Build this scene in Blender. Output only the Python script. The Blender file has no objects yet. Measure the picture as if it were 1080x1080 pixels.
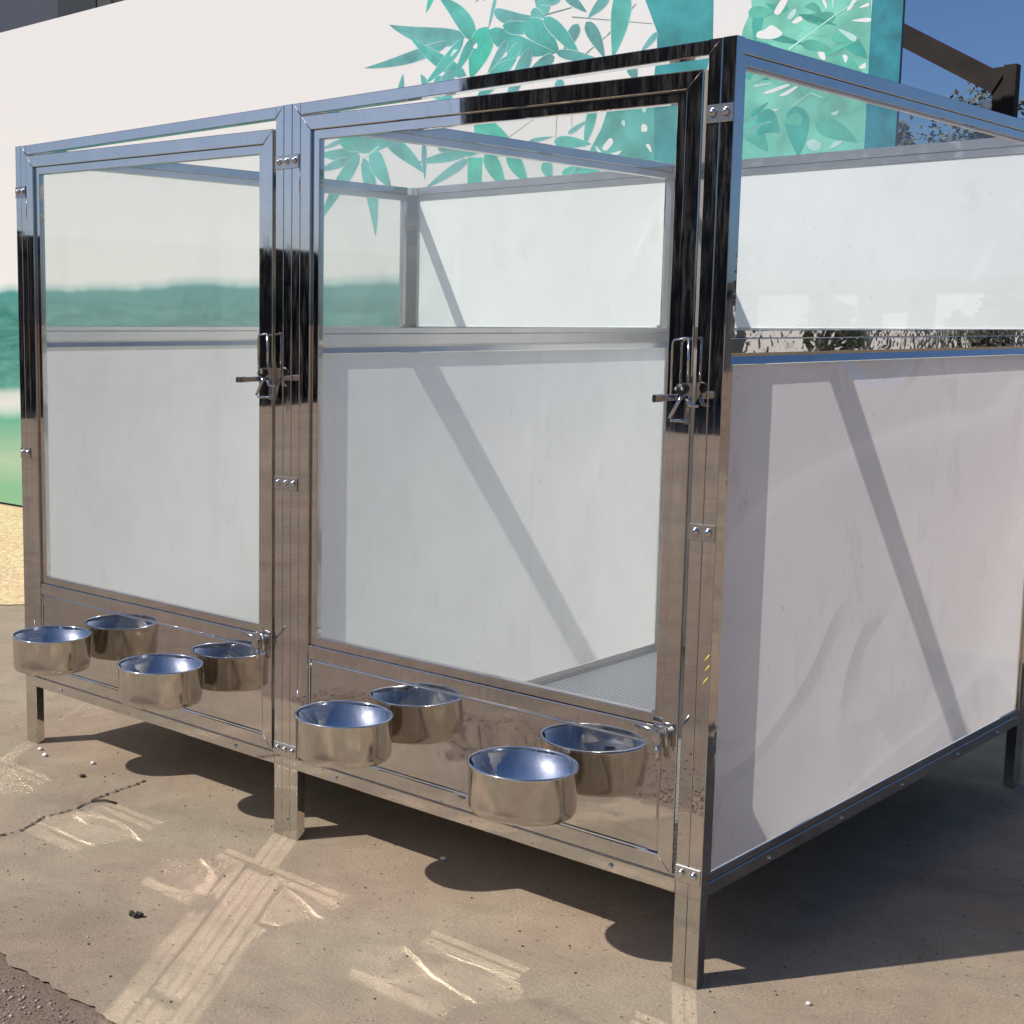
import bpy, bmesh, math, random
from mathutils import Vector, Matrix, noise
random.seed(7)
C = bpy.context.scene.collection
SC = bpy.context.scene

# ------------------------------------------------------------------ camera
cam_d = bpy.data.cameras.new("camera"); cam = bpy.data.objects.new("camera", cam_d); C.objects.link(cam)
cr = Vector((0.69780661, 0.71627905, 0.00320312)); cu = Vector((-0.09335134, 0.08650833, 0.99186785)); cf = Vector((-0.71017707, 0.69243095, -0.1272317))
M = Matrix((( cr.x, cu.x, -cf.x, 3.5815021), (cr.y, cu.y, -cf.y, -2.39335654), (cr.z, cu.z, -cf.z, 1.28551689), (0, 0, 0, 1)))
cam.matrix_world = M
cam_d.sensor_width = 36; cam_d.lens = 1481.188 / 1080 * 36
cam_d.shift_x = (540 - 296.29) / 1080; cam_d.shift_y = (531.54 - 540) / 1080
cam_d.clip_start = 0.05; cam_d.clip_end = 3000
SC.camera = cam

# ------------------------------------------------------------------ sky, sun, exposure
SUN_AZ, SUN_EL = math.radians(59.5), math.radians(45.0)      # direction the light travels (from +X towards +Y), elevation
world = bpy.data.worlds.new("World"); SC.world = world; world.use_nodes = True
wn = world.node_tree; wn.nodes.clear()
wo = wn.nodes.new("ShaderNodeOutputWorld"); bg = wn.nodes.new("ShaderNodeBackground"); sky = wn.nodes.new("ShaderNodeTexSky")
sky.sky_type = 'NISHITA'; sky.sun_disc = False; sky.sun_elevation = SUN_EL
sd = Vector((-math.cos(SUN_AZ), -math.sin(SUN_AZ)))          # horizontal direction towards the sun
sky.sun_rotation = math.atan2(sd.x, sd.y)
sky.altitude = 800; sky.air_density = 0.8; sky.dust_density = 4.0; sky.ozone_density = 9.0
bg.inputs[1].default_value = 0.098
wn.links.new(sky.outputs[0], bg.inputs[0]); wn.links.new(bg.outputs[0], wo.inputs[0])
sun_d = bpy.data.lights.new("sun", 'SUN'); sun_d.energy = 4.6; sun_d.angle = math.radians(0.53); sun_d.color = (1.0, 0.955, 0.89)
sun = bpy.data.objects.new("sun", sun_d); C.objects.link(sun)
tr = Vector((math.cos(SUN_AZ) * math.cos(SUN_EL), math.sin(SUN_AZ) * math.cos(SUN_EL), -math.sin(SUN_EL)))
sun.rotation_euler = tr.to_track_quat('-Z', 'Y').to_euler(); sun.location = (-4, -7, 9)
SC.view_settings.view_transform = 'Standard'; SC.view_settings.look = 'None'
SC.view_settings.exposure = 0.0; SC.view_settings.gamma = 1.0
cy = SC.cycles
cy.max_bounces = 14; cy.diffuse_bounces = 5; cy.glossy_bounces = 7; cy.transmission_bounces = 8; cy.transparent_max_bounces = 24
cy.caustics_reflective = True; cy.blur_glossy = 0.1; cy.sample_clamp_indirect = 30.0
cy.use_guiding = True; cy.use_surface_guiding = True; cy.use_volume_guiding = False; cy.guiding_training_samples = 128
cy.use_adaptive_sampling = False; cy.use_denoising = True

# ------------------------------------------------------------------ materials
def nt(name):
    m = bpy.data.materials.new(name); m.use_nodes = True
    n = m.node_tree; n.nodes.clear()
    o = n.nodes.new("ShaderNodeOutputMaterial")
    return m, n, o
def N(n, t, **kw):
    x = n.nodes.new(t)
    for k, v in kw.items():
        if k.startswith('i_'): x.inputs[k[2:].replace('_', ' ')].default_value = v
        else: setattr(x, k, v)
    return x
def ramp(n, src, stops, interp='LINEAR'):
    r = n.nodes.new("ShaderNodeValToRGB"); r.color_ramp.interpolation = interp
    e = r.color_ramp.elements
    while len(e) < len(stops): e.new(0.5)
    for k, (p, c) in zip(e, stops):
        k.position = p; k.color = (c, c, c, 1) if isinstance(c, (int, float)) else (*c, 1)
    n.links.new(src, r.inputs[0]); return r
def tex(n, scale, detail=4, rough=.55, vec=None, stretch=None, dist=0.0):
    t = N(n, "ShaderNodeTexNoise", i_Scale=scale, i_Detail=detail, i_Roughness=rough, i_Distortion=dist)
    g = N(n, "ShaderNodeNewGeometry")
    src = g.outputs['Position']
    if stretch:
        mp = N(n, "ShaderNodeMapping"); mp.inputs['Scale'].default_value = stretch
        n.links.new(src, mp.inputs['Vector']); src = mp.outputs[0]
    n.links.new(src, t.inputs['Vector']); return t
def bump(n, h, strength, dist=0.01, normal=None):
    b = N(n, "ShaderNodeBump", i_Strength=strength, i_Distance=dist)
    n.links.new(h, b.inputs['Height'])
    if normal: n.links.new(normal, b.inputs['Normal'])
    return b
def plain(name, col, rough=.6, metal=0.0, var=.15, scale=8, bmp=.1, spec=.4):
    m, n, o = nt(name)
    p = N(n, "ShaderNodeBsdfPrincipled", i_Roughness=rough, i_Metallic=metal); p.inputs['Specular IOR Level'].default_value = spec
    t = tex(n, scale)
    a = tuple(c * (1 - var) for c in col); b = tuple(min(1, c * (1 + var)) for c in col)
    r = ramp(n, t.outputs['Fac'], [(.3, a), (.7, b)])
    n.links.new(r.outputs[0], p.inputs['Base Color'])
    if bmp: n.links.new(bump(n, t.outputs['Fac'], bmp).outputs[0], p.inputs['Normal'])
    n.links.new(p.outputs[0], o.inputs[0]); return m
def steel(name, col=(.64, .615, .585), rough=.045, warp=.0, wscale=5, grime=.12, stretch=(1, 1, 1), brushed=0.0, dust=0.0):
    m, n, o = nt(name)
    p = N(n, "ShaderNodeBsdfPrincipled", i_Metallic=1.0)
    p.inputs['Base Color'].default_value = (*col, 1)
    g1 = tex(n, 28, 6, .65, stretch=stretch)
    r = ramp(n, g1.outputs['Fac'], [(.52, rough), (.8, rough + grime)])
    n.links.new(r.outputs[0], p.inputs['Roughness'])
    g2 = tex(n, 11, 5, .6)
    c = ramp(n, g2.outputs['Fac'], [(.35, tuple(x * .9 for x in col)), (.7, col)])
    n.links.new(c.outputs[0], p.inputs['Base Color'])
    nrm = None
    if warp:
        w = tex(n, wscale, 3, .5, stretch=stretch)
        nrm = bump(n, w.outputs['Fac'], warp, .01).outputs[0]
    if brushed:
        w2 = tex(n, 60, 3, .6, stretch=(1, 1, 30))
        nrm = bump(n, w2.outputs['Fac'], brushed, .002, nrm).outputs[0]
    if nrm: n.links.new(nrm, p.inputs['Normal'])
    if dust:
        d = N(n, "ShaderNodeBsdfDiffuse"); d.inputs[0].default_value = (.5, .48, .45, 1)
        f1 = tex(n, 120, 5, .7, stretch=(1, 1, .1)); f2 = tex(n, 7, 4, .6, stretch=(1, 1, .5))
        a1 = ramp(n, f1.outputs['Fac'], [(.46, 0.0), (.68, dust), (.80, dust * 2.2)]); a2 = ramp(n, f2.outputs['Fac'], [(.35, .15), (.65, 1.0)])
        k = N(n, "ShaderNodeMath", operation='MULTIPLY'); n.links.new(a1.outputs[0], k.inputs[0]); n.links.new(a2.outputs[0], k.inputs[1])
        mx = N(n, "ShaderNodeMixShader"); n.links.new(k.outputs[0], mx.inputs[0]); n.links.new(p.outputs[0], mx.inputs[1]); n.links.new(d.outputs[0], mx.inputs[2])
        n.links.new(mx.outputs[0], o.inputs[0]); return m
    n.links.new(p.outputs[0], o.inputs[0]); return m
def front_only(n, fr):
    g = N(n, "ShaderNodeNewGeometry"); i = N(n, "ShaderNodeMath", operation='SUBTRACT'); i.inputs[0].default_value = 1; n.links.new(g.outputs['Backfacing'], i.inputs[1])
    k = N(n, "ShaderNodeMath", operation='MULTIPLY'); n.links.new(fr.outputs[0], k.inputs[0]); n.links.new(i.outputs[0], k.inputs[1]); return k.outputs[0]
def pane_glass(name, dust=.05, tint=(.97, .985, .98), rough=.015, dscale=3):
    m, n, o = nt(name)
    tr_ = N(n, "ShaderNodeBsdfTransparent"); tr_.inputs[0].default_value = (*tint, 1)
    gl = N(n, "ShaderNodeBsdfGlossy", i_Roughness=rough); fr = N(n, "ShaderNodeFresnel", i_IOR=1.42)
    mx = N(n, "ShaderNodeMixShader")
    n.links.new(front_only(n, fr), mx.inputs[0]); n.links.new(tr_.outputs[0], mx.inputs[1]); n.links.new(gl.outputs[0], mx.inputs[2])
    d1 = N(n, "ShaderNodeBsdfDiffuse"); d1.inputs[0].default_value = (.8, .8, .79, 1)
    d2 = N(n, "ShaderNodeBsdfTranslucent"); d2.inputs[0].default_value = (.85, .85, .84, 1)
    df = N(n, "ShaderNodeMixShader"); df.inputs[0].default_value = .6; n.links.new(d1.outputs[0], df.inputs[1]); n.links.new(d2.outputs[0], df.inputs[2])
    t = tex(n, dscale, 5, .6, stretch=(1, 1, .5))
    r = ramp(n, t.outputs['Fac'], [(.3, dust * .5), (.72, dust * 1.6)])
    m2 = N(n, "ShaderNodeMixShader")
    n.links.new(r.outputs[0], m2.inputs[0]); n.links.new(mx.outputs[0], m2.inputs[1]); n.links.new(df.outputs[0], m2.inputs[2])
    n.links.new(m2.outputs[0], o.inputs[0]); return m
def milky(name, col=(.90, .893, .87), trans=.5, gloss=1.4, rough=.12, wrinkle=0.0, marks=.1, smudge=.5):
    m, n, o = nt(name)
    t = tex(n, 2.2, 6, .62, stretch=(1, 1, .8), dist=.3)
    c = ramp(n, t.outputs['Fac'], [(.3, tuple(x * (1 - marks) for x in col)), (.62, col)])
    sm = tex(n, 9, 4, .7, stretch=(1, 1, .6), dist=.4)
    smr = ramp(n, sm.outputs['Fac'], [(.27, .84), (.43, 1.0)])
    mul = N(n, "ShaderNodeMix", data_type='RGBA', blend_type='MULTIPLY'); mul.inputs[0].default_value = smudge
    n.links.new(c.outputs[0], mul.inputs[6]); n.links.new(smr.outputs[0], mul.inputs[7])
    dr = tex(n, 17, 3, .6, stretch=(1, 1, .05)); drr = ramp(n, dr.outputs['Fac'], [(.26, .95), (.36, 1.0)])
    sp = tex(n, 55, 2, .5); spr = ramp(n, sp.outputs['Fac'], [(.24, .78), (.28, 1.0)])
    prev = mul.outputs[2]
    for q in (drr, spr):
        m_ = N(n, "ShaderNodeMix", data_type='RGBA', blend_type='MULTIPLY'); m_.inputs[0].default_value = .8
        n.links.new(prev, m_.inputs[6]); n.links.new(q.outputs[0], m_.inputs[7]); prev = m_.outputs[2]
    if wrinkle:
        cz = tex(n, 1.0, 1.5, .45, stretch=(1, .45, 1.1), dist=.35); cr_ = ramp(n, cz.outputs['Fac'], [(.49, 0.0), (.5, .28), (.53, .07), (.57, 0.0)])
        m_ = N(n, "ShaderNodeMix", data_type='RGBA'); n.links.new(cr_.outputs[0], m_.inputs[0]); n.links.new(prev, m_.inputs[6]); m_.inputs[7].default_value = (.97, .96, .96, 1); prev = m_.outputs[2]
    df = N(n, "ShaderNodeBsdfDiffuse"); tl = N(n, "ShaderNodeBsdfTranslucent")
    n.links.new(prev, df.inputs[0]); n.links.new(prev, tl.inputs[0])
    mx = N(n, "ShaderNodeMixShader"); mx.inputs[0].default_value = trans
    n.links.new(df.outputs[0], mx.inputs[1]); n.links.new(tl.outputs[0], mx.inputs[2])
    gl = N(n, "ShaderNodeBsdfGlossy", i_Roughness=rough); fr = N(n, "ShaderNodeFresnel", i_IOR=gloss)
    m2 = N(n, "ShaderNodeMixShader")
    n.links.new(front_only(n, fr), m2.inputs[0]); n.links.new(mx.outputs[0], m2.inputs[1]); n.links.new(gl.outputs[0], m2.inputs[2])
    if wrinkle:
        w = tex(n, 1.1, 1, .4, stretch=(1, 1, 1.5), dist=.7)
        rr = ramp(n, w.outputs['Fac'], [(.46, 0.0), (.5, 1.0), (.54, 0.0)])
        b = bump(n, rr.outputs[0], wrinkle, .02)
        n.links.new(b.outputs[0], gl.inputs['Normal']); n.links.new(b.outputs[0], fr.inputs['Normal'])
    n.links.new(m2.outputs[0], o.inputs[0]); return m

MT = {}
MT['steel'] = steel('polished steel', rough=.022, warp=.035, wscale=6, grime=.13, stretch=(1, 1, .25), dust=.10)
MT['steel_side'] = steel('rippled polished steel', rough=.03, warp=.16, wscale=16, grime=.13, stretch=(1, .5, 1), dust=.10)
MT['satin'] = steel('satin steel', col=(.72, .70, .67), rough=.3, grime=.1)
MT['kick'] = steel('polished sheet steel', rough=.03, warp=.0, grime=.08, dust=.07)
MT['weld'] = steel('rough weld steel', col=(.26, .255, .25), rough=.35, grime=.3)
MT['bolt'] = steel('bolt steel', col=(.66, .65, .64), rough=.12)
MT['plate'] = steel('dull plate steel', col=(.62, .60, .57), rough=.26)
MT['bowl'] = steel('spun bowl steel', col=(.60, .575, .54), rough=.12, grime=.08, stretch=(1, 1, .05), brushed=.03, dust=.05)
MT['bowl_in'] = steel('bright bowl steel', col=(.78, .775, .78), rough=.07, warp=.10, wscale=22, dust=.07)
MT['iron'] = plain('dark latch iron', (.05, .048, .045), .45, .7)
MT['glass'] = pane_glass('clear pane', .065)
MT['glass_side'] = pane_glass('clear side pane', .03)
MT['milky'] = milky('milky plastic sheet', trans=.42)
MT['milky_back'] = milky('white plastic sheet', col=(.90, .90, .885), trans=.22, marks=.05)
MT['film'] = milky('milky sheet under film', col=(.79, .735, .725), trans=.55, gloss=1.5, rough=.1, wrinkle=.3, marks=.07, smudge=.7)
MT['clear_back'] = pane_glass('clear back face', 0.0, (1, 1, 1))
MT['seal'] = plain('white glazing bead', (.72, .72, .72), .4)
MT['yellow'] = plain('yellow marker', (.75, .6, .08), .6)
MT['plastic'] = plain('grey connector', (.09, .085, .08), .5)

# ------------------------------------------------------------------ mesh helpers
class MB:
    def __init__(s): s.bm = bmesh.new(); s.mi = 0
    def face(s, vs, smooth=False):
        try:
            f = s.bm.faces.new(vs); f.material_index = s.mi; f.smooth = smooth; return f
        except ValueError: return None
    def v(s, p): return s.bm.verts.new(p)
    def box(s, x0, x1, y0, y1, z0, z1, ch=.0014):
        """a bar with chamfered long edges"""
        lo, hi = [x0, y0, z0], [x1, y1, z1]
        d = [hi[i] - lo[i] for i in range(3)]
        ax = d.index(max(d)); a, b = [(1, 2), (2, 0), (0, 1)][ax]
        c = min(ch, d[a] * .3, d[b] * .3)
        pr = [(lo[a] + c, lo[b]), (hi[a] - c, lo[b]), (hi[a], lo[b] + c), (hi[a], hi[b] - c), (hi[a] - c, hi[b]), (lo[a] + c, hi[b]), (lo[a], hi[b] - c), (lo[a], lo[b] + c)]
        R = []
        for e in (lo[ax], hi[ax]):
            row = []
            for p in pr:
                q = [0, 0, 0]; q[ax] = e; q[a] = p[0]; q[b] = p[1]; row.append(s.v(q))
            R.append(row)
        for i in range(8): s.face([R[0][i], R[0][(i + 1) % 8], R[1][(i + 1) % 8], R[1][i]])
        s.face(R[0][::-1]); s.face(R[1])
        return s
    def ring(s, x0, x1, z0, z1, w, y0, y1, ch=.0014):
        """mitred rectangular frame in an xz plane"""
        pr = [(0, y0 + ch), (ch, y0), (w - ch, y0), (w, y0 + ch), (w, y1), (0, y1)]
        cs = [(x0, z0, 1, 1), (x1, z0, -1, 1), (x1, z1, -1, -1), (x0, z1, 1, -1)]
        R = [[s.v((cx + d * sx, y, cz + d * sz)) for d, y in pr] for cx, cz, sx, sz in cs]
        for k in range(4):
            A, B = R[k], R[(k + 1) % 4]
            for i in range(len(pr)): s.face([A[i], B[i], B[(i + 1) % len(pr)], A[(i + 1) % len(pr)]])
        return s
    def tube(s, pts, r, seg=8, cap=True, taper=None):
        pts = [Vector(p) for p in pts]; R = []
        for i, p in enumerate(pts):
            d = (pts[min(i + 1, len(pts) - 1)] - pts[max(i - 1, 0)]).normalized()
            u = d.orthogonal().normalized() if i == 0 else (u - d * u.dot(d)).normalized()
            w = d.cross(u); rr = r if taper is None else r + (taper - r) * i / (len(pts) - 1)
            R.append([s.v(p + (u * math.cos(6.28319 * k / seg) + w * math.sin(6.28319 * k / seg)) * rr) for k in range(seg)])
        for A, B in zip(R, R[1:]):
            for k in range(seg): s.face([A[k], A[(k + 1) % seg], B[(k + 1) % seg], B[k]], True)
        if cap: s.face(R[0][::-1]); s.face(R[-1])
        return s
    def lathe(s, prof, c, axis='z', seg=48, smooth=True):
        c = Vector(c); R = []
        for r, h in prof:
            row = []
            for k in range(seg):
                a = 6.283185 * k / seg; x, y = r * math.cos(a), r * math.sin(a)
                row.append(s.v(c + (Vector((x, y, h)) if axis == 'z' else Vector((x, -h, y)) if axis == 'y' else Vector((h, x, y)))))
            R.append(row)
        for A, B in zip(R, R[1:]):
            for k in range(seg): s.face([A[k], A[(k + 1) % seg], B[(k + 1) % seg], B[k]], smooth)
        s.face(R[0][::-1], smooth); s.face(R[-1], smooth)
        return s
    def poly_slab(s, pts, y0, y1):
        A = [s.v((x, y0, z)) for x, z in pts]; B = [s.v((x, y1, z)) for x, z in pts]
        s.face(A); s.face(B[::-1]); n = len(pts)
        for i in range(n): s.face([A[i], B[i], B[(i + 1) % n], A[(i + 1) % n]])
        return s
    def build(s, name, mats, parent=None, origin=None, fix=True):
        if fix: bmesh.ops.recalc_face_normals(s.bm, faces=s.bm.faces[:])
        o0 = Vector(parent['_o']) if (parent is not None and origin is None) else Vector(origin or (0, 0, 0))
        bmesh.ops.translate(s.bm, verts=s.bm.verts[:], vec=-o0)
        me = bpy.data.meshes.new(name); s.bm.to_mesh(me); s.bm.free()
        for m in (mats if isinstance(mats, (list, tuple)) else [mats]): me.materials.append(m)
        o = bpy.data.objects.new(name, me); C.objects.link(o)
        o['_o'] = tuple(o0)
        if parent is not None: o.parent = parent
        else: o.location = o0
        return o
def sheet_box(name, mat, parent, x0, x1, y0, y1, z0, z1, ax, sgn):
    """a plastic sheet 5 mm thick: the pigment sits on one face, the rest is clear"""
    b = MB(); b.box(x0, x1, y0, y1, z0, z1, .0003)
    o = b.build(name, [MT['clear_back'], mat], parent)
    for p in o.data.polygons:
        if p.normal[ax] * sgn > .9: p.material_index = 1
    return o
def thing(name, loc, label, cat, group=None, kind=None):
    o = bpy.data.objects.new(name, None); C.objects.link(o); o.location = loc; o['_o'] = tuple(loc); o.empty_display_size = .1
    return tag(o, label, cat, group, kind)
def tag(o, label=None, cat=None, group=None, kind=None):
    if label: o['label'] = label
    if cat: o['category'] = cat
    if group: o['group'] = group
    if kind: o['kind'] = kind
    return o

# ------------------------------------------------------------------ ground
def ground_mat(name, base, spots, speck, bstr=.25, stain=.25, fsc=150, msc=6):
    m, n, o = nt(name)
    p = N(n, "ShaderNodeBsdfPrincipled", i_Roughness=.85); p.inputs['Specular IOR Level'].default_value = .25
    big = tex(n, .9, 7, .6, dist=.8); mid = tex(n, msc, 7, .7, dist=.5); fine = tex(n, fsc, 4, .7); sp = tex(n, 62, 2, .5); bs = tex(n, 2.1, 5, .6, dist=1.5); hu = tex(n, 1.6, 3, .5)
    c1 = ramp(n, big.outputs['Fac'], [(.3, tuple(b * (1 - stain) for b in base)), (.5, base), (.72, tuple(b * (1 + stain * .55) for b in base))])
    c2 = ramp(n, mid.outputs['Fac'], [(.3, .82), (.7, 1.1)])
    c3 = ramp(n, fine.outputs['Fac'], [(.3, 1 - speck), (.7, 1 + speck)])
    c4 = ramp(n, sp.outputs['Fac'], [(.285, 1 - spots), (.335, 1.0)])
    c5 = ramp(n, bs.outputs['Fac'], [(.30, .80), (.42, 1.0)]); c6 = ramp(n, hu.outputs['Fac'], [(.35, (1.0, .93, .90)), (.65, (.95, .98, .93))])
    prev = c1.outputs[0]
    for c in (c2, c3, c4, c5, c6):
        mx = N(n, "ShaderNodeMix", data_type='RGBA', blend_type='MULTIPLY'); mx.inputs[0].default_value = 1
        n.links.new(prev, mx.inputs[6]); n.links.new(c.outputs[0], mx.inputs[7]); prev = mx.outputs[2]
    n.links.new(prev, p.inputs['Base Color'])
    b1 = bump(n, fine.outputs['Fac'], bstr, .006); b2 = bump(n, mid.outputs['Fac'], .15, .02, b1.outputs[0])
    n.links.new(b2.outputs[0], p.inputs['Normal']); n.links.new(p.outputs[0], o.inputs[0]); return m
def sheet(name, pts, z, mat, kind='structure'):
    b = MB(); b.face([b.v((x, y, z)) for x, y in pts]); o = b.build(name, mat, fix=False)
    return tag(o, kind=kind)
MT['yard'] = ground_mat('rough yard', (.265, .198, .155), .5, .35, .8, .3)
MT['concrete'] = ground_mat('worn concrete', (.358, .285, .213), .5, .2, .4, .2)
MT['sand'] = ground_mat('straw coloured sand', (.72, .56, .33), .5, .45, .9, .15, 38, 14)
sheet('ground', [(-900, -900), (900, -900), (900, 900), (-900, 900)], -.005, MT['yard'])
def wobble(a, b, n, amp, seed):
    out = []
    for i in range(n):
        t = i / (n - 1); p = Vector((*a, 0)).lerp(Vector((*b, 0)), t); d = (Vector((*b, 0)) - Vector((*a, 0))).normalized(); q = Vector((-d.y, d.x, 0))
        k = noise.noise(Vector((t * n * .21, seed, 0))) * amp + noise.noise(Vector((t * n * .9, seed, 4))) * amp * .45 + random.uniform(-1, 1) * amp * .06
        p += q * k; out.append((p.x, p.y))
    return out
front_edge = wobble((-9, -.957), (12, -.83), 1600, .022, 2.0)
sheet('concrete_slab', front_edge + [(12, 9), (-9, 9)], 0.0, MT['concrete'])
sheet('sandy_ground', wobble((-6.5, -3.63), (-.2, 2.81), 260, .05, 5.0) + [(-.1, 9.2), (-14, 9.2), (-14, -3.6)], .004, MT['sand'])
# crack in the slab
cp = [(0.651, -0.59), (0.647, -0.519), (0.655, -0.462), (0.625, -0.404), (0.612, -0.357), (0.618, -0.282), (0.588, -0.156), (0.577, -0.099), (0.573, -0.046), (0.559, 0.023)]
b = MB(); fine = []
for (x0, y0), (x1, y1) in zip(cp, cp[1:]):
    for k in range(6): t = k / 6; fine.append((x0 + (x1 - x0) * t + random.uniform(-.006, .006), y0 + (y1 - y0) * t + random.uniform(-.006, .006)))
R = []
for i, (x, y) in enumerate(fine):
    w = .0036 + .005 * abs(noise.noise(Vector((i * .35, 1, 0)))) * (1 - .6 * i / len(fine))
    R.append((b.v((x - w * .5, y - w, .003)), b.v((x + w * .5, y + w, .003))))
for A, B in zip(R, R[1:]): b.face([A[0], A[1], B[1], B[0]])
tag(b.build('slab_crack', plain('crack dirt', (.07, .055, .045), .9), fix=False), kind='structure')

def stone(b, c, r, sq=.6, seg=6):
    base = []
    ph = random.uniform(0, 6)
    c = Vector(c); rows = []
    for j, (zz, rr) in enumerate([(-.6, .7), (0, 1.0), (.6, .72)]):
        rows.append([b.v(c + Vector((math.cos(ph + 6.2832 * k / seg) * r * rr * random.uniform(.75, 1.2), math.sin(ph + 6.2832 * k / seg) * r * rr * random.uniform(.75, 1.2), zz * r * sq))) for k in range(seg)])
    t = b.v(c + Vector((0, 0, r * sq * .95)))
    for A, B in zip(rows, rows[1:]):
        for k in range(seg): b.face([A[k], A[(k + 1) % seg], B[(k + 1) % seg], B[k]], True)
    for k in range(seg): b.face([rows[-1][k], rows[-1][(k + 1) % seg], t], True)
    b.face(rows[0][::-1])
b = MB()
for i in range(3200):
    x = random.uniform(.2, 3.0); y = -.94 + .006 * x - abs(random.gauss(0, .16)) + random.gauss(0, .016)
    b.mi = random.choice((0, 0, 1, 2))
    stone(b, (x, y, -.004 if y < -.9 else 0.001), random.uniform(.0012, .0048), .7, 5)
tag(b.build('gravel', [plain('brown grit', (.2, .15, .12), .9), plain('grey grit', (.26, .23, .2), .9), plain('pale grit', (.4, .34, .28), .9)]), 'loose brown grit along the broken edge of the concrete slab', 'gravel', kind='stuff')
b = MB()
for i in range(280):
    x, y = random.uniform(-.3, 3.2), random.uniform(-.9, .25)
    b.mi = random.choice((0, 0, 1))
    stone(b, (x, y, .001), random.uniform(.001, .0032), .6, 5)
tag(b.build('grit', [MT_ for MT_ in (plain('dark specks', (.06, .05, .04), .9), plain('pale specks', (.5, .45, .38), .9))]), 'tiny specks of grit and debris scattered over the concrete', 'grit', kind='stuff')
def loose(name, x, y, r, mat, label, cat, group=None, sq=.7):
    b = MB(); stone(b, (x, y, r * sq * .58 + .0006), r, sq, 7)
    return tag(b.build(name, mat, origin=(x, y, 0)), label, cat, group)
MT['pebble'] = plain('white pebble', (.75, .72, .68), .6); MT['clod'] = plain('dark clod', (.05, .042, .035), .9)
loose('pebble', .115, -.03, .0085, MT['pebble'], 'white pebble closest to the foot of the far left front leg', 'pebble', 'white pebbles on the concrete')
loose('pebble', .175, -.055, .0095, MT['pebble'], 'white pebble just in front of another one by the far left front leg', 'pebble', 'white pebbles on the concrete')
loose('pebble', .335, .003, .008, MT['pebble'], 'white pebble at the left tip of the black shadow under the kennel', 'pebble', 'white pebbles on the concrete')
loose('pebble', 1.523, .167, .008, MT['pebble'], 'white pebble on the shadow edge between the middle leg and right leg', 'pebble', 'white pebbles on the concrete')
loose('pebble', 2.47, .1, .006, MT['pebble'], 'white pebble on sunlit concrete to the right of the near leg', 'pebble', 'white pebbles on the concrete')
b = MB()
for k in range(5): stone(b, (1.273 + random.gauss(0, .007), -.575 + random.gauss(0, .007), .006), random.uniform(.005, .009), .9, 6)
tag(b.build('dirt_clod', MT['clod'], origin=(1.273, -.575, 0)), 'small dark crumbled clod of dirt on open concrete left of the light streak', 'dirt clod')
b = MB(); stone(b, (.41, -.09, .004), .01, .5, 7); tag(b.build('dirt_clod', MT['clod'], origin=(.41, -.09, 0)), 'tiny dark clod above the crack, near the far left bowls', 'dirt clod')
b = MB(); b.tube([(.60, -.20, .004), (.625, -.17, .005), (.66, -.16, .003)], .003, 5); tag(b.build('twig', MT['clod'], origin=(.62, -.18, 0)), 'short dark twig lying beside the crack in the concrete', 'twig')

# ------------------------------------------------------------------ kennel
W, XM, D, H, ZR, T, G = 2.2915, 1.1466, 1.793, 1.8, .181, .028, .0004
K = thing('dog_kennel', (W / 2, D / 2, 0), 'polished steel double dog kennel with clear doors and milky panels on the concrete', 'dog kennel')
ST = MT['steel']
def leg(x0, n, y0, y1):
    b = MB()
    for k in range(n): b.box(x0 + k * T + G, x0 + (k + 1) * T - G, y0, y1, 0.0005, ZR - .0005, .0012)
    return b.build('leg', ST, K)
leg(0, 2, 0, T); leg(XM - 1.5 * T, 3, 0, T); leg(W - 2 * T, 2, 0, T)
# the outer walls' legs are turned along y at the back
def leg_back(x0, x1, y0, y1):
    b = MB(); b.box(x0, x1, y0, (y0 + y1) / 2 - G, .0005, ZR - .0005, .0012); b.box(x0, x1, (y0 + y1) / 2 + G, y1, .0005, ZR - .0005, .0012); return b.build('leg', ST, K)
leg_back(0, T, D - 2 * T, D); leg_back(W - T, W, D - 2 * T, D); leg_back(XM - T / 2, XM + T / 2, D - 2 * T, D)
def screw(b, x, y, z, r=.006, axis='y', sgn=1):
    b.lathe([(r, 0), (r, r * .35), (r * .75, r * .75), (r * .3, r * .95)] if sgn > 0 else [(r, 0), (r, -r * .35), (r * .75, -r * .75), (r * .3, -r * .95)], (x, y, z), axis, 12)

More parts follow.
